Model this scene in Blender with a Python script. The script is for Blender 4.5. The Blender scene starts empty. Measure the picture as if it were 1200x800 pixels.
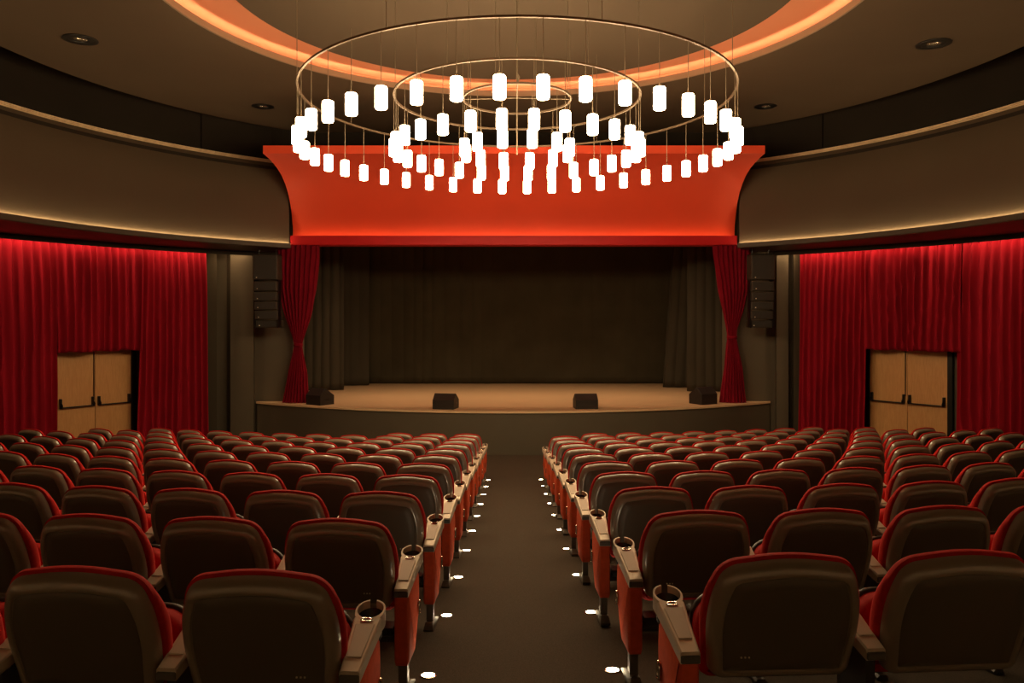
import bpy, math, random
from mathutils import Vector, Matrix
random.seed(7)
C = bpy.context.scene
COL = C.collection
E = 2.92                       # eye height above the flat floor in front of the stage
F = 900.0                      # focal length in pixels of the 1200 px wide frame
PI = math.pi

# ------------------------------------------------------------------ camera, world, exposure
cd = bpy.data.cameras.new('camera'); cam = bpy.data.objects.new('camera', cd); COL.objects.link(cam)
cam.location = (0, 0, E); cam.rotation_euler = (PI/2, 0, 0)
cd.sensor_width = 36; cd.sensor_fit = 'HORIZONTAL'; cd.lens = 27.0
cd.shift_y = -28/1200.0; cd.clip_start = 0.05
C.camera = cam
w = bpy.data.worlds.new('world'); C.world = w; w.use_nodes = True
w.node_tree.nodes['Background'].inputs[0].default_value = (1.0, 0.75, 0.45, 1)
w.node_tree.nodes['Background'].inputs[1].default_value = 0.0
vs = C.view_settings
vs.view_transform = 'Standard'; vs.look = 'None'; vs.gamma = 1; vs.use_curve_mapping = False
vs.exposure = 0.18
L_SHADE = 34.0                 # pendant shades
L_COVE = 20.0                   # light strip round the ceiling opening
L_LEDGE = 34.0                  # light strips at the foot of the balcony fronts
P_SLOT = 8.5                  # watts per lamp in the curtain slots
L_FLOOR = 60.0                # floor lights
WARM = (1.0, 0.62, 0.28); WARMER = (1.0, 0.60, 0.24)
try:
    C.cycles.use_light_tree = True
    C.cycles.max_bounces = 8; C.cycles.diffuse_bounces = 4; C.cycles.glossy_bounces = 3
    C.cycles.sample_clamp_indirect = 6
except Exception: pass

# ------------------------------------------------------------------ materials
def mat(name, col, rough=0.6, metal=0.0, spec=0.5, sheen=0.0, noise=None, bump=None, emit=None, coat=0):
    m = bpy.data.materials.new(name); m.use_nodes = True
    nt = m.node_tree; b = nt.nodes['Principled BSDF']
    b.inputs['Base Color'].default_value = (*col, 1); b.inputs['Roughness'].default_value = rough
    b.inputs['Metallic'].default_value = metal
    b.inputs['Specular IOR Level'].default_value = spec
    if sheen:
        b.inputs['Sheen Weight'].default_value = sheen; b.inputs['Sheen Roughness'].default_value = 0.45
        b.inputs['Sheen Tint'].default_value = (*[min(1, c*1.6+.05) for c in col], 1)
    if coat: b.inputs['Coat Weight'].default_value = coat; b.inputs['Coat Roughness'].default_value = .17
    if emit:
        b.inputs['Emission Color'].default_value = (*emit[0], 1); b.inputs['Emission Strength'].default_value = emit[1]
    tc = nt.nodes.new('ShaderNodeTexCoord')
    if noise:                   # (scale, amount, stretch xyz)
        mp = nt.nodes.new('ShaderNodeMapping'); mp.inputs['Scale'].default_value = noise[2] if len(noise) > 2 else (1,1,1)
        n = nt.nodes.new('ShaderNodeTexNoise'); n.inputs['Scale'].default_value = noise[0]; n.inputs['Detail'].default_value = 4
        r = nt.nodes.new('ShaderNodeValToRGB')
        a = noise[1]
        r.color_ramp.elements[0].position = .3; r.color_ramp.elements[1].position = .7
        r.color_ramp.elements[0].color = (*[c*(1-a) for c in col], 1); r.color_ramp.elements[1].color = (*[min(1, c*(1+a)) for c in col], 1)
        nt.links.new(tc.outputs['Object'], mp.inputs[0]); nt.links.new(mp.outputs[0], n.inputs['Vector'])
        nt.links.new(n.outputs['Fac'], r.inputs[0]); nt.links.new(r.outputs[0], b.inputs['Base Color'])
    if bump:                    # (scale, strength)
        n2 = nt.nodes.new('ShaderNodeTexNoise'); n2.inputs['Scale'].default_value = bump[0]; n2.inputs['Detail'].default_value = 3
        bp = nt.nodes.new('ShaderNodeBump'); bp.inputs['Strength'].default_value = bump[1]; bp.inputs['Distance'].default_value = 0.01
        nt.links.new(tc.outputs['Object'], n2.inputs['Vector']); nt.links.new(n2.outputs['Fac'], bp.inputs['Height'])
        nt.links.new(bp.outputs[0], b.inputs['Normal'])
    return m
def emat(name, col, s):
    m = bpy.data.materials.new(name); m.use_nodes = True; nt = m.node_tree
    nt.nodes.remove(nt.nodes['Principled BSDF']); e = nt.nodes.new('ShaderNodeEmission')
    e.inputs[0].default_value = (*col, 1); e.inputs[1].default_value = s
    nt.links.new(e.outputs[0], nt.nodes['Material Output'].inputs[0]); return m

def wood(name, c1, c2, sc, stretch, rough=0.45):
    m = mat(name, c1, rough); nt = m.node_tree; b = nt.nodes['Principled BSDF']
    tc = nt.nodes.new('ShaderNodeTexCoord'); mp = nt.nodes.new('ShaderNodeMapping'); mp.inputs['Scale'].default_value = stretch
    n = nt.nodes.new('ShaderNodeTexNoise'); n.inputs['Scale'].default_value = sc; n.inputs['Detail'].default_value = 6; n.inputs['Roughness'].default_value = .65
    r = nt.nodes.new('ShaderNodeValToRGB'); r.color_ramp.elements[0].position = .32; r.color_ramp.elements[1].position = .68
    r.color_ramp.elements[0].color = (*c1, 1); r.color_ramp.elements[1].color = (*c2, 1)
    nt.links.new(tc.outputs['Object'], mp.inputs[0]); nt.links.new(mp.outputs[0], n.inputs['Vector'])
    nt.links.new(n.outputs['Fac'], r.inputs[0]); nt.links.new(r.outputs[0], b.inputs['Base Color'])
    return m

M = dict(
 carpet=mat('carpet', (.086,.068,.050), .95, spec=.15, noise=(160,.28), bump=(260,.5)),
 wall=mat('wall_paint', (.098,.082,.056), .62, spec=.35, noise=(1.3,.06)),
 rear=mat('rear_bounce_paint', (.78,.66,.50), .7, noise=(2,.1)),  # kept pale so the added rear lining bounces fill light
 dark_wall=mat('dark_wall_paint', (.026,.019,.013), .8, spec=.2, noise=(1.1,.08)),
 ceiling=mat('ceiling_paint', (.115,.080,.050), .8, spec=.2, noise=(.7,.05)),
 disc=mat('disc_paint', (.098,.072,.048), .75, spec=.2, noise=(.7,.06,(1,.25,1))),
 fascia=mat('balcony_paint', (.110,.080,.050), .6, spec=.3, noise=(.6,.05)),
 cap=mat('pale_cap', (.95,.72,.46), .25, spec=.8, noise=(9,.12)),
 ledge=mat('ledge_paint', (.055,.045,.030), .5),
 soffit=mat('soffit_paint', (.10,.055,.045), .55),
 cove=mat('cove_paint', (.86,.34,.19), .7, spec=.2),
 lip=mat('lip_metal', (.34,.24,.16), .4, .3),
 band=mat('band_red', (.55,.012,.016), .5, spec=.25),
 header=mat('header_red', (.82,.088,.036), .5, spec=.25, noise=(.5,.04)),
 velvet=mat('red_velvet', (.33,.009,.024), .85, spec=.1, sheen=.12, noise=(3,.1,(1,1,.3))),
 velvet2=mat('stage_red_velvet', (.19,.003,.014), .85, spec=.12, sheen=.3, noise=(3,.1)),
 drape=mat('black_drape', (.048,.040,.027), .9, spec=.15, sheen=.15, noise=(2,.1,(1,1,.3))),
 backdrop=mat('backdrop_cloth', (.048,.040,.024), .9, spec=.1, noise=(1.2,.15)),
 stage=wood('stage_boards', (.50,.32,.18), (.60,.40,.24), 3, (1,14,1), .38),
 stage_edge=mat('stage_edge', (.70,.50,.30), .5),
 door=wood('door_oak', (.56,.29,.10), (.68,.38,.15), 5, (14,14,1), .45),
 black=mat('black_metal', (.012,.011,.010), .35, .3),
 monitor=mat('monitor_paint', (.018,.015,.013), .5, spec=.4, bump=(120,.2)),
 speaker=mat('speaker_paint', (.052,.041,.030), .55, spec=.4, bump=(120,.2)),
 grille=mat('speaker_grille', (.030,.027,.022), .7, noise=(300,.4)),
 badge=mat('pale_badge', (.75,.68,.5), .4),
 leg=mat('leg_metal', (.16,.14,.115), .55, .5),
 chrome=mat('chrome', (.75,.70,.62), .15, 1.0),
 bronze=mat('bronze_ring', (.16,.11,.07), .45, .6),
 cord=mat('cord', (.24,.19,.13), .5, .5),
 shell=mat('seat_shell', (.26,.210,.155), .30, spec=.9, coat=1.0),
 panel=mat('seat_panel', (.115,.090,.064), .45, spec=.5, bump=(500,.05)),
 redfab=mat('seat_fabric', (.52,.014,.010), .8, spec=.2, sheen=.15, noise=(60,.08), bump=(500,.15)),
 endfab=mat('end_panel_fabric', (.70,.095,.030), .75, spec=.2, noise=(40,.08), bump=(500,.15)),
 arm=mat('arm_metal', (.62,.53,.41), .40, .25),
 pad=mat('arm_pad', (.54,.45,.34), .5, .1),
 armdark=mat('arm_dark_end', (.10,.09,.075), .45),
 pan=mat('seat_pan', (.03,.026,.022), .4),
 shade=emat('pendant_shade', (1.0,.70,.38), L_SHADE),
 led_cove=emat('cove_light', (1.0,.72,.42), L_COVE),
 led_ledge=emat('ledge_light', (1.0,.70,.36), L_LEDGE),
 led_header=emat('header_light', WARM, 8.0),
 led_floor=emat('floor_lens', (1.0,.78,.48), L_FLOOR),
 marker=emat('marker_lens', (1.0,.75,.45), 6.0),
 glass=mat('downlight_lens', (.55,.50,.42), .12, .9),
)

# ------------------------------------------------------------------ mesh helpers
class MB:
    def __init__(s): s.v = []; s.f = []
    def add(s, vs_, fs): o = len(s.v); s.v += [tuple(v) for v in vs_]; s.f += [tuple(i+o for i in f) for f in fs]; return s
    def box(s, x0,x1,y0,y1,z0,z1, mtx=None):
        v = [(x0,y0,z0),(x1,y0,z0),(x1,y1,z0),(x0,y1,z0),(x0,y0,z1),(x1,y0,z1),(x1,y1,z1),(x0,y1,z1)]
        if mtx: v = [tuple(mtx @ Vector(p)) for p in v]
        return s.add(v, [(0,3,2,1),(4,5,6,7),(0,1,5,4),(1,2,6,5),(2,3,7,6),(3,0,4,7)])
    def bbox(s, x0,x1,y0,y1,z0,z1, b, mtx=None):       # box with chamfered edges
        def p(x,y,z):
            q = Vector((x,y,z)); return tuple(mtx @ q) if mtx else tuple(q)
        X=(x0,x1);Y=(y0,y1);Z=(z0,z1); v=[]; idx={}
        for i in (0,1):
            for j in (0,1):
                for k in (0,1):
                    sx,sy,sz=(1-2*i),(1-2*j),(1-2*k)
                    for a in range(3):
                        q=[X[i]+sx*b,Y[j]+sy*b,Z[k]+sz*b]; q[a]=(X[i],Y[j],Z[k])[a]
                        idx[i,j,k,a]=len(v); v.append(p(*q))
        f=[]
        for a in range(3):
            o=[x for x in range(3) if x!=a]
            for e in (0,1):
                loop=[]
                for (m_,n_) in ((0,0),(1,0),(1,1),(0,1)):
                    c=[0,0,0]; c[a]=e; c[o[0]]=m_; c[o[1]]=n_; loop.append(idx[c[0],c[1],c[2],a])
                f.append(tuple(loop))
        for a in range(3):
            o=[x for x in range(3) if x!=a]
            for m_ in (0,1):
                for n_ in (0,1):
                    c0=[0,0,0]; c0[o[0]]=m_; c0[o[1]]=n_; c1=list(c0); c1[a]=1
                    f.append((idx[(*c0,o[0])],idx[(*c1,o[0])],idx[(*c1,o[1])],idx[(*c0,o[1])]))
        for i in (0,1):
            for j in (0,1):
                for k in (0,1): f.append((idx[i,j,k,0],idx[i,j,k,1],idx[i,j,k,2]))
        return s.add(v,f)
    def loft(s, rings, close=True, cap0=False, cap1=False):
        n = len(rings[0]); v = [p for r in rings for p in r]; f = []
        for i in range(len(rings)-1):
            for j in range(n if close else n-1):
                k = (j+1) % n
                f.append((i*n+j, i*n+k, (i+1)*n+k, (i+1)*n+j))
        if cap0: f.append(tuple(range(n))[::-1])
        if cap1: f.append(tuple((len(rings)-1)*n+j for j in range(n)))
        return s.add(v, f)
    def cyl(s, c, r, z0, z1, n=20, r1=None):
        r1 = r if r1 is None else r1
        a = [(c[0]+r*math.cos(2*PI*i/n), c[1]+r*math.sin(2*PI*i/n), z0) for i in range(n)]
        b = [(c[0]+r1*math.cos(2*PI*i/n), c[1]+r1*math.sin(2*PI*i/n), z1) for i in range(n)]
        return s.loft([a,b], True, True, True)
    def tube(s, pts, r, n=8):
        rings = []; up0 = Vector((0,0,1))
        P = [Vector(p) for p in pts]
        for i, p in enumerate(P):
            d = (P[min(i+1,len(P)-1)] - P[max(i-1,0)]).normalized()
            up = up0 if abs(d.z) < .9 else Vector((1,0,0))
            a = d.cross(up).normalized(); b = d.cross(a).normalized()
            rings.append([tuple(p + r*(a*math.cos(2*PI*k/n)+b*math.sin(2*PI*k/n))) for k in range(n)])
        return s.loft(rings, True, True, True)
    def lathe(s, c, prof, n=96, a0=0, a1=2*PI, closed=True):   # prof: (r,z) loop
        full = abs(a1-a0-2*PI) < 1e-6
        m = n if full else n+1; rings = []
        for i in range(m):
            a = a0+(a1-a0)*i/n
            rings.append([(c[0]+r*math.sin(a), c[1]+r*math.cos(a), z) for r,z in prof])
        if full: rings.append(rings[0])
        return s.loft(rings, closed, closed and not full, closed and not full)
    def build(s, name, m, parent=None, smooth=True, ang=40, loc=None):
        o_ = loc if loc is not None else (tuple(parent.location) if (parent is not None and parent.get('_w')) else (0,0,0))
        me = bpy.data.meshes.new(name)
        me.from_pydata([(x-o_[0],y-o_[1],z-o_[2]) for x,y,z in s.v], [], s.f)
        me.validate(); me.update()
        import bmesh
        bm = bmesh.new(); bm.from_mesh(me); bmesh.ops.remove_doubles(bm, verts=bm.verts, dist=1e-6)
        bmesh.ops.recalc_face_normals(bm, faces=bm.faces); bm.to_mesh(me); bm.free()
        if smooth: me.shade_smooth(); me.set_sharp_from_angle(angle=math.radians(ang))
        me.materials.append(M[m])
        o = bpy.data.objects.new(name, me); COL.objects.link(o)
        if parent is not None: o.parent = parent
        if loc is not None: o.location = loc
        return o
def tag(o, label, cat, group=None):
    o['label'] = label; o['category'] = cat
    if group: o['group'] = group
    return o
def thing(name, loc, label=None, cat=None, group=None, rz=0, world=False):
    o = bpy.data.objects.new(name, None); COL.objects.link(o); o.location = loc; o.rotation_euler = (0,0,rz); o.empty_display_size = .1
    if label: tag(o, label, cat, group)
    if world: o['_w'] = 1
    return o
def struct(o, label=None):
    o['kind'] = 'structure'
    if label: o['label'] = label
    return o
def on_circle(px, c, r):        # where the line of sight through column px meets a vertical cylinder round (0,c)
    k = (px-600)/F; a = k*k+1; b = -2*c; q = c*c-r*r
    d = (-b+math.sqrt(b*b-4*a*q))/(2*a); return (k*d, d)
def az(px, c, r): x, y = on_circle(px, c, r); return math.atan2(x, y-c)
def sm(t): t = max(0, min(1, t)); return t*t*(3-2*t)

# ------------------------------------------------------------------ the room shell
SLOPE = .1111
def sag(x): return min(x*x, 72)/(2*19.0)
def floor_z(x, y): return max(0.0, 1.556 - SLOPE*(y - sag(x)) + .036*max(0,min(1,(x-.61)/.2))*math.exp(-max(0,y-2.5)/3.5))
CW, RW = 9.8, 11.0               # drum wall: centre y and radius
b = MB(); xs = [-11.2+.2*i for i in range(113)]; ys = [-1.6+.2*i for i in range(105)]
b.add([(x,y,floor_z(x,y)) for y in ys for x in xs], [(j*113+i, j*113+i+1, (j+1)*113+i+1, (j+1)*113+i) for j in range(104) for i in range(112)])
b.add([(x,y,-.3) for y in (ys[0],ys[-1]) for x in (xs[0],xs[-1])], [(0,1,3,2)])
struct(b.build('floor', 'carpet', ang=30))

AD0, AD1 = az(62, CW, 10.95), az(158, CW, 10.95)     # the door openings, seen past the curtains
BD0, BD1 = az(1014, CW, 10.95), az(1117, CW, 10.95)
def drum(a0, a1, z0, z1, name, m='wall', r0=RW, r1=RW+.25, n=40):
    return struct(MB().lathe((0,CW), [(r0,z0),(r0,z1),(r1,z1),(r1,z0)], n, a0, a1).build(name, m))
AE0, AE1 = az(240, CW, 10.6), az(936, CW, 10.6)      # ends of the curtained walls
DT = E-.66                                           # door head
b = MB()
prof = lambda z0,z1: [(RW,z0),(RW,z1),(RW+.25,z1),(RW+.25,z0)]
b.lathe((0,CW), prof(-.2,8.3), 60, -PI, AD0); b.lathe((0,CW), prof(DT,8.3), 8, AD0, AD1); b.lathe((0,CW), prof(-.2,8.3), 8, AD1, AE0)
struct(b.build('wall_left', 'wall'))
b = MB()
b.lathe((0,CW), prof(-.2,8.3), 60, BD1, PI); b.lathe((0,CW), prof(DT,8.3), 8, BD0, BD1); b.lathe((0,CW), prof(-.2,8.3), 8, AE1, BD0)
struct(b.build('wall_right', 'wall'))
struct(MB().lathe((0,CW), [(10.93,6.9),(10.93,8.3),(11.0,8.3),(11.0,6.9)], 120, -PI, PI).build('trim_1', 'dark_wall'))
# upper walls over the gallery, dark, with shallow piers
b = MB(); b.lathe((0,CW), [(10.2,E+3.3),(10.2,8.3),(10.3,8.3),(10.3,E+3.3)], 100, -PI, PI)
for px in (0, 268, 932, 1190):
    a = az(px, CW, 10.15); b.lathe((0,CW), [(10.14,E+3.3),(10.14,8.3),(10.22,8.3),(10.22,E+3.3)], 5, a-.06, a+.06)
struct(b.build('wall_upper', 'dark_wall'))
# walls either side of the stage: stepped piers, then the proscenium wall
def pier(sx):
    b = MB(); g = lambda px, d: (px-600)*d/F
    if sx < 0: P_ = [(g(236,18.2),18.2),(g(254,18.1),18.1),(g(254,18.45),18.45),(g(266,18.45),18.45),(g(270,18.15),18.15),(g(297,18.15),18.15),(g(299,18.32),18.32),(g(343,18.32),18.32),(-5.22,18.9)]
    else: P_ = [(g(942,18.2),18.2),(g(930,18.1),18.1),(g(929,18.5),18.5),(g(925,18.5),18.5),(g(924,18.15),18.15),(g(910,18.15),18.15),(g(908,18.32),18.32),(g(864,18.32),18.32),(5.28,18.9)]
    back = [(P_[-1][0], 19.3), (P_[0][0]+sx*1.0, 19.3), (P_[0][0]+sx*1.0, P_[0][1]+.4)]
    loop = P_ + back
    b.loft([[(x,y,-.2) for x,y in loop], [(x,y,E+3.4) for x,y in loop]], True, True, True)
    return struct(b.build('wall_stage_left' if sx < 0 else 'wall_stage_right', 'wall', ang=20))
pier(-1); pier(1)

struct(MB().lathe((0,CW), [(RW-.06,0.9),(RW-.06,6.6),(RW-.01,6.6),(RW-.01,0.9)], 60, PI-1.0, PI+1.0).build('wall_rear_bounce', 'rear', ang=30))  # unseen pale lining behind the camera, added to bounce light onto the seat backs
# ceiling disc with the round opening
OC, OR = (0.02, 10.4), 4.84
DC, DR = (0.0, 11.55), 8.35
ZC = E+4.40
b = MB(); n = 128; R4 = []
for (c, r, z) in ((OC,OR,ZC),(DC,DR,ZC),(DC,DR,ZC+.12),(OC,OR+.32,ZC+.12),(OC,OR+.30,ZC+.03),(OC,OR,ZC+.03)):
    R4.append([(c[0]+r*math.sin(2*PI*i/n), c[1]+r*math.cos(2*PI*i/n), z) for i in range(n)])
b.loft(R4+[R4[0]]); struct(b.build('ceiling', 'ceiling', ang=30))
struct(MB().lathe(OC, [(OR-.012,ZC-.012),(OR+.02,ZC-.012),(OR+.02,ZC+.095),(OR-.012,ZC+.095)], 128).build('trim_2', 'lip', ang=30))
pr = [(3.87,E+4.44)]
for i in range(1, 11):
    t = i/10; pr.append((3.87+1.33*t, E+4.44+.20*math.sin(t*PI*.60)))
pr2 = [(r, z+.04) for r,z in reversed(pr)]
struct(MB().lathe(OC, pr+pr2, 128).build('ceiling_cove', 'cove', ang=60))
struct(MB().lathe(OC, [(5.155,ZC+.03),(5.155,ZC+.5),(5.2,ZC+.5),(5.2,ZC+.03)], 128).build('trim_3', 'cove', ang=30))
struct(MB().cyl(OC, 3.88, E+4.425, E+4.55, 128).build('ceiling_centre', 'disc', ang=30))
struct(MB().lathe(OC, [(OR+.04,ZC+.034),(OR+.04,ZC+.050),(OR+.065,ZC+.050),(OR+.065,ZC+.034)], 96).build('trim_4', 'led_cove', ang=30))
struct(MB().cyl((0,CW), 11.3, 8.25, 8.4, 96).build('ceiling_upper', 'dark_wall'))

# balcony fronts, ledges, soffits
BC, BR = 11.0, 8.55
ZB = E+1.715
def balcony(side):
    if side < 0: a0, a1 = -PI*.99, -math.asin(5.17/BR)
    else: a0, a1 = math.asin(5.25/BR), PI*.99
    nm = 'left' if side < 0 else 'right'
    f = []
    for i in range(15):
        t = i/14; z = ZB + t*1.905; r = BR + .42*max(0,(t-.25)/.75)**2.6
        f.append((r, z))
    p = f + [(f[-1][0]+.12, f[-1][1]), (BR+.5, ZB+1.7), (BR+.12, ZB+1.2), (BR+.12, ZB)]
    struct(MB().lathe((0,BC), p, 110, a0, a1).build('wall_balcony_'+nm, 'fascia', ang=50))
    t0 = f[-1][0]-.03
    bb = MB()
    for k in range(3): bb.lathe((0,BC), [(t0-.012*k,ZB+1.905+.024*k),(t0-.012*k,ZB+1.923+.024*k),(t0+.2,ZB+1.923+.024*k),(t0+.2,ZB+1.905+.024*k)], 110, a0, a1)
    struct(bb.build('trim_5' if side < 0 else 'trim_6', 'cap', ang=30))
    struct(MB().lathe((0,BC), [(BR-.085,ZB-.115),(BR-.10,ZB-.10),(BR-.10,ZB-.004),(BR-.09,ZB-.004),(BR-.09,ZB-.022),(BR+.12,ZB-.022),(BR+.12,ZB-.115)], 110, a0, a1).build('trim_7' if side < 0 else 'trim_8', 'ledge', ang=30))
    struct(MB().lathe((0,BC), [(BR-.040,ZB-.020),(BR-.040,ZB-.010),(BR-.015,ZB-.010),(BR-.015,ZB-.020)], 90, a0, a1).build('trim_9' if side < 0 else 'trim_10', 'led_ledge', ang=30))
    # soffit from the ledge to the curtain slot, gallery floor above
    m = 80; s1 = MB()
    inn = []; out = []
    A0, A1 = (-PI*.93, a1) if side < 0 else (a0, PI*.93)
    for i in range(m+1):
        a = A0+(A1-A0)*i/m
        p1 = Vector(((BR+.05)*math.sin(a), BC+(BR+.05)*math.cos(a)))
        d = (p1-Vector((0,CW))).normalized(); p2 = Vector((0,CW))+d*10.34
        if (p2-Vector((0,CW))).length < (p1-Vector((0,CW))).length+.05: p2 = Vector((0,CW))+d*((p1-Vector((0,CW))).length+.05)
        inn.append(p1); out.append(p2)
    rings = [[(p.x,p.y,z) for p in q] for q,z in ((inn,E+1.60),(out,E+1.56),(out,E+1.66),(inn,E+1.66))]
    s1.loft(rings+[rings[0]], False)
    struct(s1.build('ceiling_soffit_'+nm, 'soffit', ang=30))
    e0, e1 = (-PI*.95, az(299, CW, 10.34)) if side < 0 else (az(907, CW, 10.34), PI*.95)
    struct(MB().lathe((0,CW), [(10.34,E+1.46),(10.34,E+1.95),(10.37,E+1.95),(10.37,E+1.46)], 90, e0, e1).build('trim_11' if side < 0 else 'trim_12', 'dark_wall', ang=30))
    struct(MB().lathe((0,CW), [(10.3,E+1.95),(11.05,E+1.95),(11.05,E+2.0),(10.3,E+2.0)], 90, e0, e1).build('ceiling_slot_'+nm, 'dark_wall', ang=30))
    struct(MB().lathe((0,BC), [(BR+.3,ZB+1.70),(12.0,ZB+1.70),(12.0,ZB+1.8),(BR+.3,ZB+1.8)], 90, a0, a1).build('floor_gallery_'+nm, 'dark_wall', ang=30))
    # lamps in the curtain slot
    q0, q1 = (az(-420, CW, 10.45), az(290, CW, 10.45)) if side < 0 else (az(912, CW, 10.45), az(1620, CW, 10.45))
    k = 14
    for i in range(k):
        a = q0+(q1-q0)*(i+.5)/k
        l = bpy.data.lights.new('slot_lamp', 'AREA'); l.shape = 'RECTANGLE'; l.size = abs(q1-q0)*10.45/k; l.size_y = .04
        l.energy = P_SLOT*l.size; l.color = (1.0,.62,.30)
        o = bpy.data.objects.new('slot_lamp', l); COL.objects.link(o)
        o.location = (10.43*math.sin(a), CW+10.43*math.cos(a), E+1.66); o.rotation_euler = (math.radians(0), 0, -a)
balcony(-1); balcony(1)

# red flared header over the stage
hp = [(15.85,3.55),(15.85,3.385)]
for y_, z_ in ((16.1,3.37),(16.45,3.335),(16.8,3.27),(17.13,3.17),(17.4,3.03),(17.62,2.86),(17.8,2.64),(17.92,2.40),(18.0,2.15),(18.02,1.90)): hp.append((y_, z_))
b = MB(); hp2 = hp + [(18.3,1.90),(18.3,3.55)]
HX0, HX1 = -5.14, 5.22
b.loft([[(HX0,y,E+z) for y,z in hp2], [(HX1,y,E+z) for y,z in hp2]], True, True, True)
struct(b.build('wall_header', 'header', ang=30))
struct(MB().bbox(-5.16,5.24,17.86,18.3,E+1.69,E+1.875,.006).build('trim_13', 'band', ang=20))
struct(MB().box(HX0+.1,HX1-.1,17.895,17.915,E+1.876,E+1.886).build('trim_15', 'led_header'))
struct(MB().box(-5.16,5.24,17.86,17.872,E+1.87,E+1.905).build('trim_16', 'band'))
# stage
SC_, SR = 26.9, 10.6
def stage_y(x): return SC_-math.sqrt(SR*SR-x*x)
xs = [-6.06+12.2*i/60 for i in range(61)]
ZS = E-1.992
def slab(z0,z1,dy,y1=24.0):
    b = MB(); lo = [(x,stage_y(x)+dy,z0) for x in xs]+[(xs[-1],y1,z0),(xs[0],y1,z0)]; hi = [(x,y,z1) for x,y,_ in lo]
    return b.loft([lo,hi], True, True, True)
struct(slab(0.0, ZS-.035, .02).build('wall_stage_front', 'wall', ang=30))
struct(slab(ZS-.035, ZS, 0.0).build('floor_stage', 'stage', ang=30))
b = MB(); rg = [[(x,stage_y(x)-.012,z) for x in xs] for z in (ZS-.04,ZS+.004)]; rg += [[(x,stage_y(x)+.05,z) for x in xs] for z in (ZS+.004,ZS-.04)]
b.loft(rg+[rg[0]], False); struct(b.build('trim_14', 'stage_edge', ang=30))
b = MB().box(-7.2,-7.0,18.9,23.9,0,7); struct(b.build('wall_stage_side_left','dark_wall'))
b = MB().box(7.0,7.2,18.9,23.9,0,7); struct(b.build('wall_stage_side_right','dark_wall'))
struct(MB().box(-7.2,7.2,23.7,23.9,0,7).build('wall_stage_back','dark_wall'))
struct(MB().box(-7.2,7.2,18.25,23.9,E+3.3,E+3.45).build('ceiling_stage','dark_wall'))
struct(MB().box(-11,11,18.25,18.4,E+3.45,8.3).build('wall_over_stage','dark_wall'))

for sx in (-3.2, 0, 3.2):
    l = bpy.data.lights.new('stage_lamp', 'AREA'); l.shape = 'RECTANGLE'; l.size = 2.2; l.size_y = .25; l.energy = 34; l.color = (1.0,.66,.36); l.spread = math.radians(95)
    o = bpy.data.objects.new('stage_lamp', l); COL.objects.link(o); o.location = (sx, 18.75, E+2.9); o.rotation_euler = (math.radians(8), 0, 0)
# ------------------------------------------------------------------ doors
def door(idx, pa, pb, near_left):
    A = Vector((*on_circle(pa, CW, 10.95),0)); B = Vector((*on_circle(pb, CW, 10.95),0)); mid = (A+B)/2; u = (B-A); W = u.length
    rz = math.atan2(u.y, u.x)
    t = thing('door_%d' % idx, (mid.x, mid.y, 0), rz=rz); struct(t, 'pair of oak exit doors with black push bars in the %s wall' % ('left' if idx == 1 else 'right'))
    hgt = DT+.02
    fr = MB(); fr.box(-W/2-.10,-W/2-.008,-.06,.10,0,hgt+.06); fr.box(W/2+.008,W/2+.10,-.06,.10,0,hgt+.06); fr.box(-W/2-.10,W/2+.10,-.06,.10,hgt+.008,hgt+.09)
    fr.build('door_frame', 'black', t, ang=20)
    for s in (0,1):
        x0 = -W/2 if s == 0 else .004; x1 = -.004 if s == 0 else W/2
        lf = MB().bbox(x0,x1,-.02,.03,.01,hgt,.004).build('door_leaf', 'door', t, ang=20)
        zb = E-1.83; h = MB(); e0, e1 = x0+.06, x1-.06
        h.tube([(e0,-.09,zb),(e0+.03,-.10,zb-.012),(e1-.03,-.10,zb-.012),(e1,-.09,zb)], .016)
        for ex in (e0, e1):
            h.bbox(ex-.022,ex+.022,-.085,-.018,zb-.03,zb+.17,.008)
            h.tube([(ex,-.06,zb+.10),(ex,-.12,zb+.03),(ex,-.10,zb-.02)], .02)
        h.build('panic_bar', 'black', lf, ang=35)
    xr = -.035
    r = MB().tube([(xr,-.035,E-1.70),(xr,-.035,hgt-.02)], .010); r.bbox(xr-.02,xr+.02,-.05,-.018,hgt-.06,hgt-.02,.004)
    r.build('latch_rod', 'black', t, ang=35)
door(1, 66, 153, True); door(2, 1020, 1111, False)

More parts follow.
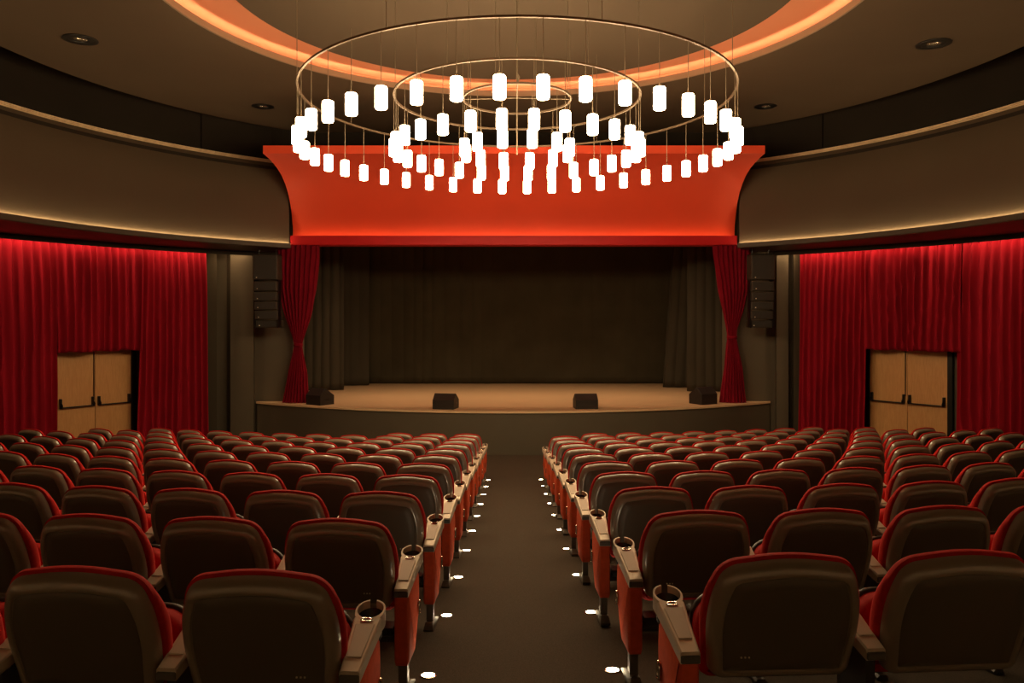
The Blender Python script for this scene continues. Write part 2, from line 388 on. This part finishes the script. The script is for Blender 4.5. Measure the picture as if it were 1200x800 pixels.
# ------------------------------------------------------------------ wall curtains
def curtain(pa, pb, z0, z1, label, seed, flare=(0,0), R=10.62, amp=.17, pitch=.215, mt='velvet'):
    rnd = random.Random(seed)
    a0, a1 = az(pa, CW, R), az(pb, CW, R); L = abs(a1-a0)*R; n = max(30, int(L/.014)); m = 46
    ph = [0]; 
    npl = int(L/pitch)+2; knots = [rnd.uniform(.86,1.14) for _ in range(npl+2)]; tot = sum(knots)
    ws = [(rnd.uniform(0,6.28), rnd.uniform(.6,1.6), rnd.uniform(.25,.6)) for _ in range(4)]
    cum = [0]
    for k in knots: cum.append(cum[-1]+k)
    am = [rnd.uniform(.55,1.15) for _ in range(len(cum)+2)]
    ring = []
    for j in range(m+1):
        tz = j/m; z = z1+(z0-z1)*tz
        row = []
        for i in range(n+1):
            t = i/n; s = t*L
            wob = sum(A_*.10*math.sin(ph_+s*f_*1.7+tz*2.2*f_) for ph_,f_,A_ in ws)*sm(tz)*2
            u = (t*tot + wob); u = max(0, min(tot-1e-6, u))
            k = 0
            while cum[k+1] < u: k += 1
            fr = (u-cum[k])/knots[k]
            ridge = 1-abs(math.sin(PI*fr))**.85
            A_ = amp*((.55+.45*((am[k]*(1-fr)+am[k+1]*fr)-.2))*(.75+.35*sm(tz*4)))
            ln = .055*sm(tz*3+.3)*math.sin(s*5.1+seed+.8*math.sin(s*1.7+tz*1.2))
            off = A_*ridge + ln + .03*sm(tz)*math.sin(s*9+seed+tz*3)
            fl = (flare[0]*(1-t)+flare[1]*t)*tz**1.4
            a = a0+(a1-a0)*t + fl/R
            hem = .012*math.sin(s*11+seed)*tz**6
            r = R-off
            row.append((r*math.sin(a), CW+r*math.cos(a), z+hem))
        ring.append(row)
    b = MB(); b.loft(ring, False)
    base = (R*math.sin((a0+a1)/2), CW+R*math.cos((a0+a1)/2), z0)
    o = b.build('wall_curtain' if z0 > 1 else 'wall_curtain', mt, ang=75, loc=base)
    sd = o.modifiers.new('thick', 'SOLIDIFY'); sd.thickness = .006; sd.offset = 0
    tag(o, label, 'curtain', 'red curtains along the round side walls')
    return o
ZT = E+1.80
curtain(-115, 63, .04, ZT, 'floor-length red velvet curtain at the left frame edge, left of the exit door', 3, (.05,.02))
curtain(64, 163, E-.70, ZT, 'short red velvet curtain hanging above the left exit door', 5, (0,.0), R=10.60)
curtain(162, 239, .04, ZT, 'floor-length red velvet curtain between left exit door and grey pier', 8, (-.07,.04))
curtain(939, 1019, .04, ZT, 'floor-length red velvet curtain between grey pier and right exit door', 11, (-.04,-.10))
curtain(1017, 1129, E-.70, ZT, 'short red velvet curtain hanging above the right exit door', 14, (0,0), R=10.60)
curtain(1122, 1330, .04, ZT, 'floor-length red velvet curtain at the right frame edge, right of the exit door', 17, (.0,-.05))

# ------------------------------------------------------------------ stage curtains
def tied(pxs, d, label, seed):
    # pxs: (y pixel, x left, x right)
    loc = ((pxs[-1][1]+pxs[-1][2])/2-600, d, ZS+.004); loc = (loc[0]*d/F, d, ZS+.004)
    K = [((372-y)*d/F+E, (a-600)*d/F, (c-600)*d/F) for y,a,c in pxs]; K.sort()
    def at(z):
        for i in range(len(K)-1):
            if z <= K[i+1][0] or i == len(K)-2:
                t = max(0,min(1,(z-K[i][0])/(K[i+1][0]-K[i][0])))
                return [K[i][j]+(K[i+1][j]-K[i][j])*t for j in (1,2)]
    rnd = random.Random(seed); n = 168; rings = []; npl = 12
    phs = [rnd.uniform(0,6.28) for _ in range(5)]
    z0, z1 = ZS+.006, E+1.685; m = 60
    for j in range(m+1):
        z = z0+(z1-z0)*j/m; a_, c_ = at(z); hw = (c_-a_)/2; cx = (a_+c_)/2; dep = .035+.15*min(1,hw/.45)
        rr = []
        for i in range(n):
            th = 2*PI*i/n
            fold = 1+.17*min(1,hw/.2)*abs(math.sin(npl*th+phs[0]+.5*math.sin(z*1.3+phs[1])+.8*math.sin(2*th+phs[2])))-.10
            rr.append((cx+hw*math.cos(th)*(1+.02*math.sin(z*5+th*3)), d+dep*math.sin(th)*fold+.03*math.sin(npl*math.cos(th)*2.2+phs[3]+z*.5)*min(1,hw/.3), z))
        rings.append(rr)
    t = thing('stage_curtain', loc, label, 'curtain', 'tied red curtains framing the stage', world=True)
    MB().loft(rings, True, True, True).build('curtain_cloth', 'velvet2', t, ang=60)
    zt = (372-pxs[-3][0])*d/F+E if False else None
    zw = min(K, key=lambda k: k[2]-k[1]); zc = zw[0]; cx = (zw[1]+zw[2])/2; hw = (zw[2]-zw[1])/2+.012
    bb = MB(); bb.loft([[(cx+hw*r*math.cos(2*PI*i/28), d+(.10*r)*math.sin(2*PI*i/28), zc+q) for i in range(28)] for q,r in ((-.035,.97),(-.02,1.06),(.02,1.06),(.035,.97))], True, True, True)
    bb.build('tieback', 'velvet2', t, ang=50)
tied([(278,327,375),(300,326.5,374.5),(340,327,371),(370,334,365),(392,342,357.5),(404,345,354),(415,343,356),(435,338,360),(471.2,331,362.5)], 18.02, 'dark red velvet stage curtain tied at the waist, left of the stage', 21)
tied([(278,835,879.5),(300,836,879),(340,842,877),(365,847,871),(385,851,864),(395,852.5,863),(405,851,865),(430,848.5,870),(470.6,843,875)], 18.05, 'dark red velvet stage curtain tied at the waist, right of the stage', 22)
def drape(x0, x1, d0, d1, label, seed, pitch=.22, amp=.07, mt='drape', name='stage_drape', cat='drape', lean=0, fade=None):
    rnd = random.Random(seed); L = math.hypot(x1-x0, d1-d0); n = int(L/.02); m = 24; u = Vector((x1-x0,d1-d0)).normalized(); nn = Vector((u.y,-u.x))
    p = [(rnd.uniform(0,6.28), rnd.uniform(.7,1.4)) for _ in range(4)]; rings = []
    z0, z1 = ZS+.012, E+3.1
    for j in range(m+1):
        z = z1+(z0-z1)*j/m; tz = j/m; row = []
        for i in range(n+1):
            s = i/n*L
            ph = 2*PI*s/pitch + 1.3*math.sin(s*p[0][1]*1.9+p[0][0]) + .8*math.sin(s*4.1+p[1][0]+tz*.9)
            A_ = amp*(.5+.5*math.sin(s*1.3+p[2][0])*.6) * (1 if fade is None else max(.08, 1-s/fade))
            off = A_*(abs(math.sin(ph/2))**.8-.5)+.02*math.sin(s*3+tz*4+p[3][0])
            q = Vector((x0,d0))+u*(s+lean*(1-tz)*(1-s/L))+nn*off
            row.append((q.x,q.y,z))
        rings.append(row)
    o = MB().loft(rings, False).build(name, mt, ang=75, loc=((x0+x1)/2,(d0+d1)/2,z0))
    sd = o.modifiers.new('thick','SOLIDIFY'); sd.thickness = .008; sd.offset = 0
    return tag(o, label, cat)
drape(-5.95, -4.62, 20.9, 21.1, 'black stage drape directly behind the left tied red curtain', 31, .26, .08)
drape(-5.6, -4.2, 22.35, 22.55, 'black stage drape partly behind the left wing drape, narrow bright fold edge', 32, .3, .07)
drape(-4.35, 5.2, 23.15, 23.15, 'wide dark backdrop cloth across the rear of the stage', 33, .34, .13, 'backdrop', 'stage_backdrop', 'backdrop', fade=4.2)
drape(4.72, 6.0, 20.7, 20.6, 'black stage drape directly behind the right tied red curtain', 34, .24, .08)
drape(4.3, 5.9, 21.9, 21.8, 'black stage drape leaning out from behind the right wing drape', 35, .3, .06, lean=.35)

# ------------------------------------------------------------------ loudspeakers
def line_array(pxa, pxb, d, label):
    cx = ((pxa+pxb)/2-600)*d/F; hw = (pxb-pxa)/2*d/F
    t = thing('line_array_speaker', (cx, d, E-.27), label, 'speaker', 'hanging line array speakers beside the stage', world=True)
    y2z = lambda y: E+(372-y)*d/F
    def box_(ya, yb, s, k, dy):
        z1, z0 = y2z(ya), y2z(yb); o = MB().bbox(cx-hw*s,cx+hw*s,d+dy,d+.36+dy,z0,z1,.012).build('speaker_cabinet', 'speaker', t, ang=20)
        gx = MB().bbox(cx-hw*s+.03,cx+hw*s-.03,d-.008+dy,d+.01+dy,z0+.025,z1-.02,.004).build('grille', 'grille', o, ang=20)
        gx.location = (0,0,0)
        bd = MB().cyl((0,0),.012,0,.006,12); 
        bd.v = [(cx-hw*s+.09+x, d-.008+dy-z, z0+.05+y) for x,y,z in bd.v]; bd.build('badge', 'badge', o)
        # the children of a child keep the thing's frame: cabinet origin equals the thing's
    box_(298.5,327.5,1,0,0)
    ys_ = [329.5,340.7,341.9,352.3,353.3,362.8,363.9,374,375.2,384]
    for k in range(5): box_(ys_[2*k], ys_[2*k+1], .94, k+1, .01*k*k)
    r = MB(); z = y2z(298.5)
    r.bbox(cx-hw,cx+hw,d+.05,d+.33,z-.002,z+.03,.005)
    for s in (-1,1): r.tube([(cx+s*hw*.7,d+.2,z+.02),(cx+s*hw*.7,d+.2,E+1.55)], .012)
    for s in (-1,1): r.box(cx+s*hw*.94-.012,cx+s*hw*.94+.012,d+.10,d+.30,y2z(384),z)
    r.build('rigging', 'black', t, ang=30)
# grandchildren are built in world coordinates too, so give MB.build the root's offset
_old = MB.build
def _b(s, name, m, parent=None, smooth=True, ang=40, loc=None):
    root = parent
    while root is not None and root.parent is not None: root = root.parent
    if loc is None and root is not None and root.get('_w') and root is not parent:
        o_ = tuple(root.location); s.v = [(x-o_[0],y-o_[1],z-o_[2]) for x,y,z in s.v]
    return _old(s, name, m, parent, smooth, ang, loc)
MB.build = _b
line_array(296, 325, 17.36, 'black six-box speaker column hung on the wall left of the stage')
line_array(880.5, 908.5, 17.36, 'black six-box speaker column hung on the wall right of the stage')

def monitor(px, py, wpx, hpx, rz, label):
    d = F*1.992/(py-372)+.06; x = (px-600)*d/F; W = wpx*d/F; H = hpx*d/F
    t = thing('stage_monitor', (x, d+.20, ZS), label, 'speaker', 'black stage monitors along the stage edge', rz=rz)
    D = .42; pr_ = [(-D*.5,0),(D*.5,0),(D*.5,H*.56),(-D*.06,H),(-D*.12,H),(-D*.5,H*.60)]
    c = .008
    b = MB(); b.loft([[(-W/2,y*.97,z*.97+.004) for y,z in pr_],[(-W/2+c,y,z) for y,z in pr_],[(W/2-c,y,z) for y,z in pr_],[(W/2,y*.97,z*.97+.004) for y,z in pr_]], True, True, True)
    b.build('cabinet', 'monitor', t, ang=20)
    g = MB(); y0,z0_,y1,z1_ = D*.5,H*.56,-D*.06,H; nx = Vector((0,z1_-z0_,-(y1-y0))).normalized()*.006
    q = [(-W/2+.03,y0-.02,z0_+.018),(W/2-.03,y0-.02,z0_+.018),(W/2-.03,y1+.02,z1_-.016),(-W/2+.03,y1+.02,z1_-.016)]
    g.loft([[tuple(Vector(p)) for p in q],[tuple(Vector(p)+nx) for p in q]], True, True, True); g.build('grille', 'grille', t, ang=20)
    bb = MB(); bb.bbox(W/2-.006,W/2+.006,-.07,.07,H*.30,H*.42,.002); bb.build('carry_handle', 'black', t, ang=20)
monitor(372.5, 475.0, 25, 19, -.60, 'black wedge monitor by the left tied curtain')
monitor(521.5, 480.0, 26, 18, -.2, 'black wedge monitor at the stage edge, left of centre')
monitor(687, 479.7, 26.5, 17.5, .08, 'black wedge monitor at the stage edge, right of centre')
monitor(826.5, 474.2, 25, 20, .52, 'black wedge monitor by the right tied curtain')

# ------------------------------------------------------------------ chandelier
CHX, CHY = .068, 10.4
ZR, ZL = E+2.952, E+2.26
ch = thing('chandelier', (CHX,CHY,ZR), 'huge three-ring chandelier with glowing white cylinder shades over the seats', 'chandelier', world=True)
c = (CHX,CHY)
for r in (2.87, 1.65, .725):
    MB().lathe(c, [(r-.013,ZR-.010),(r+.013,ZR-.010),(r+.014,ZR+.014),(r-.014,ZR+.014)], 120).build('ring', 'bronze', ch, ang=30)
sh = MB(); n=20; R_=.064; hh=.115
sh.loft([[(r*math.cos(2*PI*i/n), r*math.sin(2*PI*i/n), z) for i in range(n)] for r,z in ((R_*.86,-hh),(R_,-hh+.014),(R_,hh-.014),(R_*.86,hh))], True, True, True)
sproto = cproto = kproto = None
for (r, k_, ph) in ((2.87,42,.5),(1.65,28,.5),(.725,12,.5)):
    for i in range(k_):
        a = 2*PI*(i+ph)/k_ + PI - (.008 if r > 2 else 0)
        p = (r*math.sin(a), r*math.cos(a), ZL-ZR)
        if sproto is None:
            sproto = MB().add(sh.v, sh.f); sproto = _old(sproto, 'lamp_shade', 'shade', None); sproto.parent = ch; sproto.location = p
            cb = MB().tube([(0,0,hh+.02),(0,0,ZR-ZL-.01)], .0042, 6); cproto = _old(cb, 'cord', 'cord', None); cproto.parent = sproto
            kb = MB().cyl((0,0),.022,hh-.002,hh+.03,12,.012); kproto = _old(kb, 'cap', 'bronze', None); kproto.parent = sproto
        else:
            s = sproto.copy(); COL.objects.link(s); s.parent = ch; s.location = p
            for q in (cproto, kproto): x = q.copy(); COL.objects.link(x); x.parent = s
def hang(r, angs):
    for a in angs:
        x, y = CHX+r*math.sin(a), CHY+r*math.cos(a); top = E+4.43 if math.hypot(x-OC[0],y-OC[1]) < 3.8 else E+4.4
        MB().tube([(x,y,ZR),(x,y,top)], .0042, 6).build('suspension_cable', 'cord', ch)
hang(2.87, [2*PI*(i+.5)/8+.1 for i in range(8)]); hang(1.65, [2*PI*(i+.5)/6 for i in range(6)]); hang(.725, [2*PI*(i+.25)/4 for i in range(4)])
MB().tube([(CHX,CHY,ZR-.75),(CHX,CHY,E+4.43)], .009, 8).build('stem', 'cord', ch)
b = MB(); b.tube([(CHX,CHY,ZR+.35),(CHX+.03,CHY,ZR+.30),(CHX+.01,CHY,ZR+.22)], .012); b.cyl(c,.06,E+4.38,E+4.43,20); b.build('canopy', 'cord', ch)
b = MB()
for s in (-1,1): b.tube([(CHX+s*.725,CHY,ZR),(CHX,CHY,ZR+.02)], .006)
b.tube([(CHX,CHY-.725,ZR),(CHX,CHY+.725,ZR)], .006); b.build('spoke', 'cord', ch)

# ------------------------------------------------------------------ ceiling downlights
for px, py, wpx, lb in ((94,46,38,'recessed black downlight in the ceiling near the upper left corner'),(308,124.5,25,'recessed black downlight in the ceiling left of the chandelier'),(897,124.5,25,'recessed black downlight in the ceiling right of the chandelier'),(1094,51,38,'recessed black downlight in the ceiling near the upper right corner')):
    d = F*4.40/(372-py); x = (px-600)*d/F; r = wpx/2*d/F
    t = thing('ceiling_downlight', (x,d,ZC), lb, 'ceiling light', 'downlights in the ceiling')
    MB().lathe((0,0), [(r,-.004),(r,-.012),(r*.86,-.020),(r*.74,-.016),(r*.70,-.003)], 32).build('trim_ring', 'black', t)
    MB().lathe((0,0), [(r*.72,-.003),(r*.72,-.012),(r*.5,-.0135),(r*.42,-.003)], 32).build('baffle', 'black', t)
    b = MB(); rings = []
    for i in range(5):
        q = i/4*PI/2; rings.append([(r*.42*math.cos(q)*math.cos(2*PI*k/20)+.01, r*.42*math.cos(q)*math.sin(2*PI*k/20)*.8, -.004-.022*math.sin(q)) for k in range(20)])
    b.loft(rings, True, True, True).build('lamp', 'glass', t)

# ------------------------------------------------------------------ floor lights along the aisle
ORD = ['zero','first','second','third','fourth','fifth','sixth','seventh','eighth','ninth','tenth','eleventh','twelfth','thirteenth','fourteenth','fifteenth','sixteenth']
fl0 = None
P = 1.08
for side in (-1,1):
    for n_ in range(10):
        d = P*((3.55 if side < 0 else 3.62)+n_); x = -.4188 if side < 0 else .5126
        nm = 'nearest' if n_ == 0 else ('farthest' if n_ == 9 else ORD[n_+1])
        lb = ('small round floor light on the %s edge of the aisle, %s the camera' % ('left' if side < 0 else 'right', 'nearest' if n_ == 0 else nm+' from')) if n_ < 9 else 'small round floor light on the %s edge of the aisle, farthest from the camera' % ('left' if side < 0 else 'right')
        loc = (x,d,floor_z(x,d)); gr = 'floor lights along the aisle'
        if fl0 is None:
            t = thing('floor_light', loc, lb, 'floor light', gr)
            r_ = MB().lathe((0,0), [(.042,-.004),(.042,.005),(.033,.007),(.033,-.004)], 28).build('bezel', 'chrome', t)
            l_ = MB().cyl((0,0),.034,-.003,.0055,24).build('lens', 'led_floor', t); t.rotation_euler = (-math.atan(SLOPE),0,0); fl0 = (t, r_, l_)
        else:
            t = fl0[0].copy(); COL.objects.link(t); t.location = loc; t['label'] = lb
            for q in fl0[1:]: x_ = q.copy(); COL.objects.link(x_); x_.parent = t

# ------------------------------------------------------------------ the theatre seat
def rpoly(cs):                  # rounded polygon from (x, y, radius, segments)
    out = []; n = len(cs)
    for i in range(n):
        p = Vector(cs[i][:2]); a = Vector(cs[i-1][:2]); c_ = Vector(cs[(i+1)%n][:2]); r = cs[i][2]; sg = cs[i][3]
        d0 = (a-p).normalized(); d1 = (c_-p).normalized(); ang = d0.angle(d1); t = min(r/math.tan(ang/2), (a-p).length*.49, (c_-p).length*.49)
        r = t*math.tan(ang/2); A_ = p+d0*t; B_ = p+d1*t; ctr = p+(d0+d1).normalized()*(r/math.sin(ang/2))
        va = A_-ctr; vb = B_-ctr; th = va.angle(vb)
        for k in range(sg+1):
            s = k/sg
            q = (va*math.sin((1-s)*th)+vb*math.sin(s*th))/max(1e-9, math.sin(th))
            out.append(ctr+q)
    return out
def inset(pts, o):
    n = len(pts); r = []
    for i in range(n):
        a = pts[i-1]; c_ = pts[(i+1)%n]; t = (c_-a).normalized(); nr = Vector((-t.y, t.x))
        r.append(pts[i]+nr*o)
    return r
BH = .435
def outline(): return rpoly([(-.238,0,.05,4),(.238,0,.05,4),(.257,.20,.6,4),(.250,.31,.4,3),(.212,BH-.020,.078,9),(0,BH+.010,2.2,8),(-.212,BH-.020,.078,9),(-.250,.31,.4,3),(-.257,.20,.6,4)])
LEAN = math.radians(15.5)
Z0B = .410
def bp(x, s, t):                # seat-back frame: s up the back, t forward through it
    y0 = (BH)*math.sin(LEAN)
    return (x, y0 - s*math.sin(LEAN) + t*math.cos(LEAN) + .015, Z0B + s*math.cos(LEAN) + t*math.sin(LEAN))
def make_seat():
    objs = {}
    ol = outline()
    b = MB(); rings = []
    for o, t in ((.004,.004),(.0,-.001),(.0010,-.012),(.0040,-.024),(.0095,-.0345),(.0180,-.043),(.028,-.048),(.036,-.050),(.0395,-.0495),(.0425,-.044)):
        rings.append([bp(p.x,p.y,t) for p in inset(ol,o)])
    b.loft(rings, True, True, True); objs['back_shell'] = b.build('back_shell','shell')
    pc = inset(ol, .043); b = MB(); rings = []
    for k_, t in ((1.0,-.040),(.993,-.044),(.98,-.047),(.80,-.050),(.5,-.0515),(.2,-.052)):
        rings.append([bp(p.x*k_, (p.y-.20)*k_+.20, t) for p in pc])
    b.loft(rings, True, True, True); objs['back_panel'] = b.build('back_panel','panel', ang=50)
    b = MB(); rings = []
    def th(s): return .82-.42*sm((s-.22)/.20)
    for o, t in ((.006,.003),(-.004,.008),(-.009,.020),(-.009,.055),(-.002,.075),(.018,.090),(.06,.098)):
        rings.append([bp(p.x,max(.012,p.y),(t*th(p.y) if t > .01 else t)) for p in inset(ol,o)])
    b.loft(rings, True, True, True); objs['back_cushion'] = b.build('back_cushion','redfab', ang=60)
    # tipped-up seat
    so = rpoly([(-.225,0,.04,4),(.225,0,.04,4),(.232,.255,.10,8),(0,.27,2,6),(-.232,.255,.10,8)])
    LT = math.radians(-7)
    def sp(x,s,t): return (x, .235 + s*math.sin(-LT)*.9 + t*math.cos(LT), .340 + s*math.cos(LT) - t*math.sin(LT)*0)
    b = MB(); b.loft([[sp(p.x,p.y,t) for p in inset(so,o)] for o,t in ((.06,-.012),(.02,-.004),(.004,.012),(-.002,.035),(0,.075))], True, True, True)
    objs['seat_cushion'] = b.build('seat_cushion','redfab', ang=60)
    b = MB(); b.loft([[sp(p.x,p.y,t) for p in inset(so,o)] for o,t in ((.0,.0755),(-.008,.082),(-.008,.10),(.01,.115),(.06,.12))], True, True, True)
    objs['seat_pan'] = b.build('seat_pan','pan', ang=50)
    b = MB().tube([(-.29,.17,.25),(.29,.17,.25)], .028, 8); b.bbox(-.24,.24,.13,.24,.26,.30,.01)
    objs['seat_beam'] = b.build('seat_beam','pan')
    # armrest, at local x = 0; (y, z) slopes up to the front
    def az_(y): return .520 + (y-.045)*.28
    def ap(x,y,h): return (x, y, az_(y)+h)
    b = MB(); pl = []
    Ls = [(.045,.033),(.10,.036),(.17,.040),(.25,.0455),(.300,.0495)]
    def sec(y,hw,th_): return [ap(-hw,y,-.006),ap(-hw+.005,y,0),ap(hw-.005,y,0),ap(hw,y,-.006),ap(hw,y,-th_),ap(-hw,y,-th_)]
    b.loft([sec(y,hw,.040+.012*i/4) for i,(y,hw) in enumerate(Ls)], True, True, True)
    # C-shaped rim of the cup holder
    cy = .345; ro, ri = .053, .0465; g = math.radians(14); rg = []
    N = 26
    for i in range(N+1):
        a = PI/2+g+(2*PI-2*g)*i/N; ca, sa = math.cos(a), math.sin(a)
        ox = ro*ca if sa > 0 else ro*math.copysign(abs(ca)**.45, ca); rg.append([ap(ox,cy+ro*sa,0.0),ap(ri*ca,cy+ri*sa,0.0),ap(ri*ca,cy+ri*sa,-.028),ap(ox,cy+ro*sa,-.055)])
    b.loft(rg, True, True, True)
    objs['armrest'] = b.build('armrest','arm', ang=30)
    b = MB(); b.loft([[ap(r*math.cos(2*PI*i/20), cy+r*math.sin(2*PI*i/20), h) for i in range(20)] for r,h in ((.034,-.06),(.0465,-.026),(.047,-.030),(.040,-.10))], True, True, True)
    objs['cup_holder'] = b.build('cup_holder','black')
    b = MB(); q = [(-.024,.105),(.024,.105),(.033,.262),(-.033,.262)]
    b.loft([[ap(x,y,-.002) for x,y in q],[ap(x,y,.0025) for x,y in q],[ap(x*.93,y*.99+.0018,.004) for x,y in q]], True, True, True); objs['arm_pad'] = b.build('arm_pad','pad', ang=25)
    b = MB(); pts = [ap(.020*math.cos(2*PI*i/16), .284+.0085*math.sin(2*PI*i/16), .003) for i in range(16)]; pts.append(pts[0]); b.tube(pts,.0028,6); objs['arm_badge'] = b.build('arm_badge','chrome')
    b = MB(); b.bbox(-.0325,.0325,.038,.10,.482,.5085,.004); objs['arm_end_block'] = b.build('arm_end_block','armdark', ang=20)
    # end panel
    ep = rpoly([(.05,.155,.03,4),(.05,.482,.006,1),(.345,.555,.02,3),(.375,.34,.25,5),(.24,.15,.05,5)])
    if sum(ep[i-1].x*ep[i].y-ep[i].x*ep[i-1].y for i in range(len(ep))) < 0: ep = ep[::-1]
    b = MB(); b.loft([[(x,p.x,p.y) for p in inset(ep,o)] for o,x in ((.016,-.034),(.0,-.026),(0,.026),(.016,.034))], True, True, True)
    objs['end_panel'] = b.build('end_panel','endfab', ang=50)
    # plain pedestal for the inner arms
    b = MB(); ep2 = [Vector((.08,.18)),Vector((.08,.478)),Vector((.30,.54)),Vector((.27,.30)),Vector((.20,.18))]
    b.loft([[(x,p.x,p.y) for p in ep2] for x in (-.016,.016)], True, True, True); b.bbox(-.022,.022,.11,.19,.03,.19,.004); b.bbox(-.028,.028,.04,.29,0,.035,.01)
    objs['pedestal'] = b.build('pedestal','pan', ang=25)
    b = MB(); b.bbox(-.021,.021,.085,.145,.02,.165,.006); b.loft([[(-.026+i*.0,0,0)]*0 for i in ()] or [[(-.03,.03,0),(.03,.03,0),(.03,.26,0),(-.03,.26,0)],[(-.03,.025,.02),(.03,.025,.02),(.03,.255,.012),(-.03,.255,.012)],[(-.022,.06,.052),(.022,.06,.052),(.022,.16,.05),(-.022,.16,.05)]], True, True, True)
    objs['leg'] = b.build('leg','leg', ang=40)
    # oval marker on the aisle face (face at +x)
    b = MB(); pts = [(.040, .318+.017*math.cos(2*PI*i/18), .335+.032*math.sin(2*PI*i/18)) for i in range(18)]; pts.append(pts[0]); b.tube(pts,.006,8)
    b.loft([[(x,.318+.014*math.cos(2*PI*i/18),.335+.028*math.sin(2*PI*i/18)) for i in range(18)] for x in (.030,.041)], True, True, True)
    objs['aisle_marker'] = b.build('aisle_marker','chrome')
    b = MB().bbox(.034,.046,.310,.326,.308,.320,.003); objs['marker_lens'] = b.build('marker_lens','marker', ang=20)
    b = MB()
    for k in (-1,0,1):
        bb = bp(k*.013+.13, .10, -.050); b.bbox(bb[0]-.003,bb[0]+.003,bb[1]-.004,bb[1]+.006,bb[2]-.003,bb[2]+.003,.001)
    objs['seat_studs'] = b.build('seat_studs','badge')
    for k in (-1,0,1): pass
    for o in objs.values(): COL.objects.unlink(o)
    return objs
SO = make_seat()
def inst(name, parent, x=0, flip=False, first=set()):
    o = SO[name].copy() if name in first else SO[name]
    first.add(name)
    COL.objects.link(o); o.parent = parent; o.location = (x,0,0); o.scale = (-1 if flip else 1,1,1)
    return o
cnt = 0
SEATS = []
for side in (-1,1):
    w_ = .592 if side < 0 else .600; x00 = .782 if side < 0 else .852; Rr = 19.3 if side < 0 else 18.0
    for n_ in range(11):
        kmax = {10: (2 if side < 0 else 8), 9: 9, 8: 10, 7: 11}.get(n_, 12)
        kmin = 1 if (n_ == 10 and side > 0) else 0
        for k in range(kmin, kmax+1):
            s = x00+w_*k+({0:.026,1:.018,2:.008} if side < 0 else {0:.052,1:.024,2:.010}).get(n_,0); Rk = Rr+ (0 if n_ > 4 else (4-n_)*.6)
            phi = s/Rk; X = side*Rk*math.sin(phi); d = P*(2.27+n_)+(-.06 if side < 0 else .02)+Rk*(1-math.cos(phi))
            px = 600+F*X/d; hwp = 900*.29/d
            if px+hwp < -34 or px-hwp > 1212: continue
            if math.hypot(X, d+.3-CW) > 10.1: continue
            SEATS.append((side, n_, k, X, d, side*phi*-1))
for side, n_, k, X, d, rz in SEATS:
    bn = 'left' if side < 0 else 'right'
    rn = 'nearest row' if n_ == 0 else '%s row from the camera' % ORD[n_+1]
    if k == 0: lb = 'theatre seat with cup-holder arm at the aisle, %s, %s block' % (rn, bn)
    else: lb = 'black and red theatre seat, %s from the aisle, %s, %s block' % (ORD[k+1], rn, bn)
    zf = 1.556-SLOPE*(P*(2.27+n_)+(.12)) + (-.05 if side < 0 else .08)*0
    zf = floor_z(X, d+.12)
    t = thing('theatre_seat', (X,d,zf), lb, 'seat', 'theatre seats in the %s block' % bn, rz=-rz)
    t.rotation_euler[2] = -side*abs(rz)*-1*-1 if False else (math.atan2(X, 18.6)*1.0)
    for p_ in ('back_shell','back_cushion','seat_cushion','seat_beam'):
        o = inst(p_, t)
        if p_ == 'back_shell': inst('back_panel', o)
        if p_ == 'seat_cushion': inst('seat_pan', o)
    xo = -side*w_/2 if False else (.289 if side < 0 else (-.316 if n_ == 0 and k == 0 else -.292)); fl = side > 0
    a = inst('armrest', t, xo, fl)
    for p_ in ('cup_holder','arm_pad','arm_badge','arm_end_block'): inst(p_, a)
    if k == 0 or (n_ == 10 and side > 0 and k == 1):
        e = inst('end_panel', t, xo, fl); m_ = inst('aisle_marker', e); inst('leg', t, xo, fl)
        inst('seat_studs', t, 0, fl)
    else: inst('pedestal', t, xo, fl)
for o in [o for o in bpy.data.objects if o.get('_w')]: del o['_w']
print('SEATS', len(SEATS), 'objects', len(COL.objects))
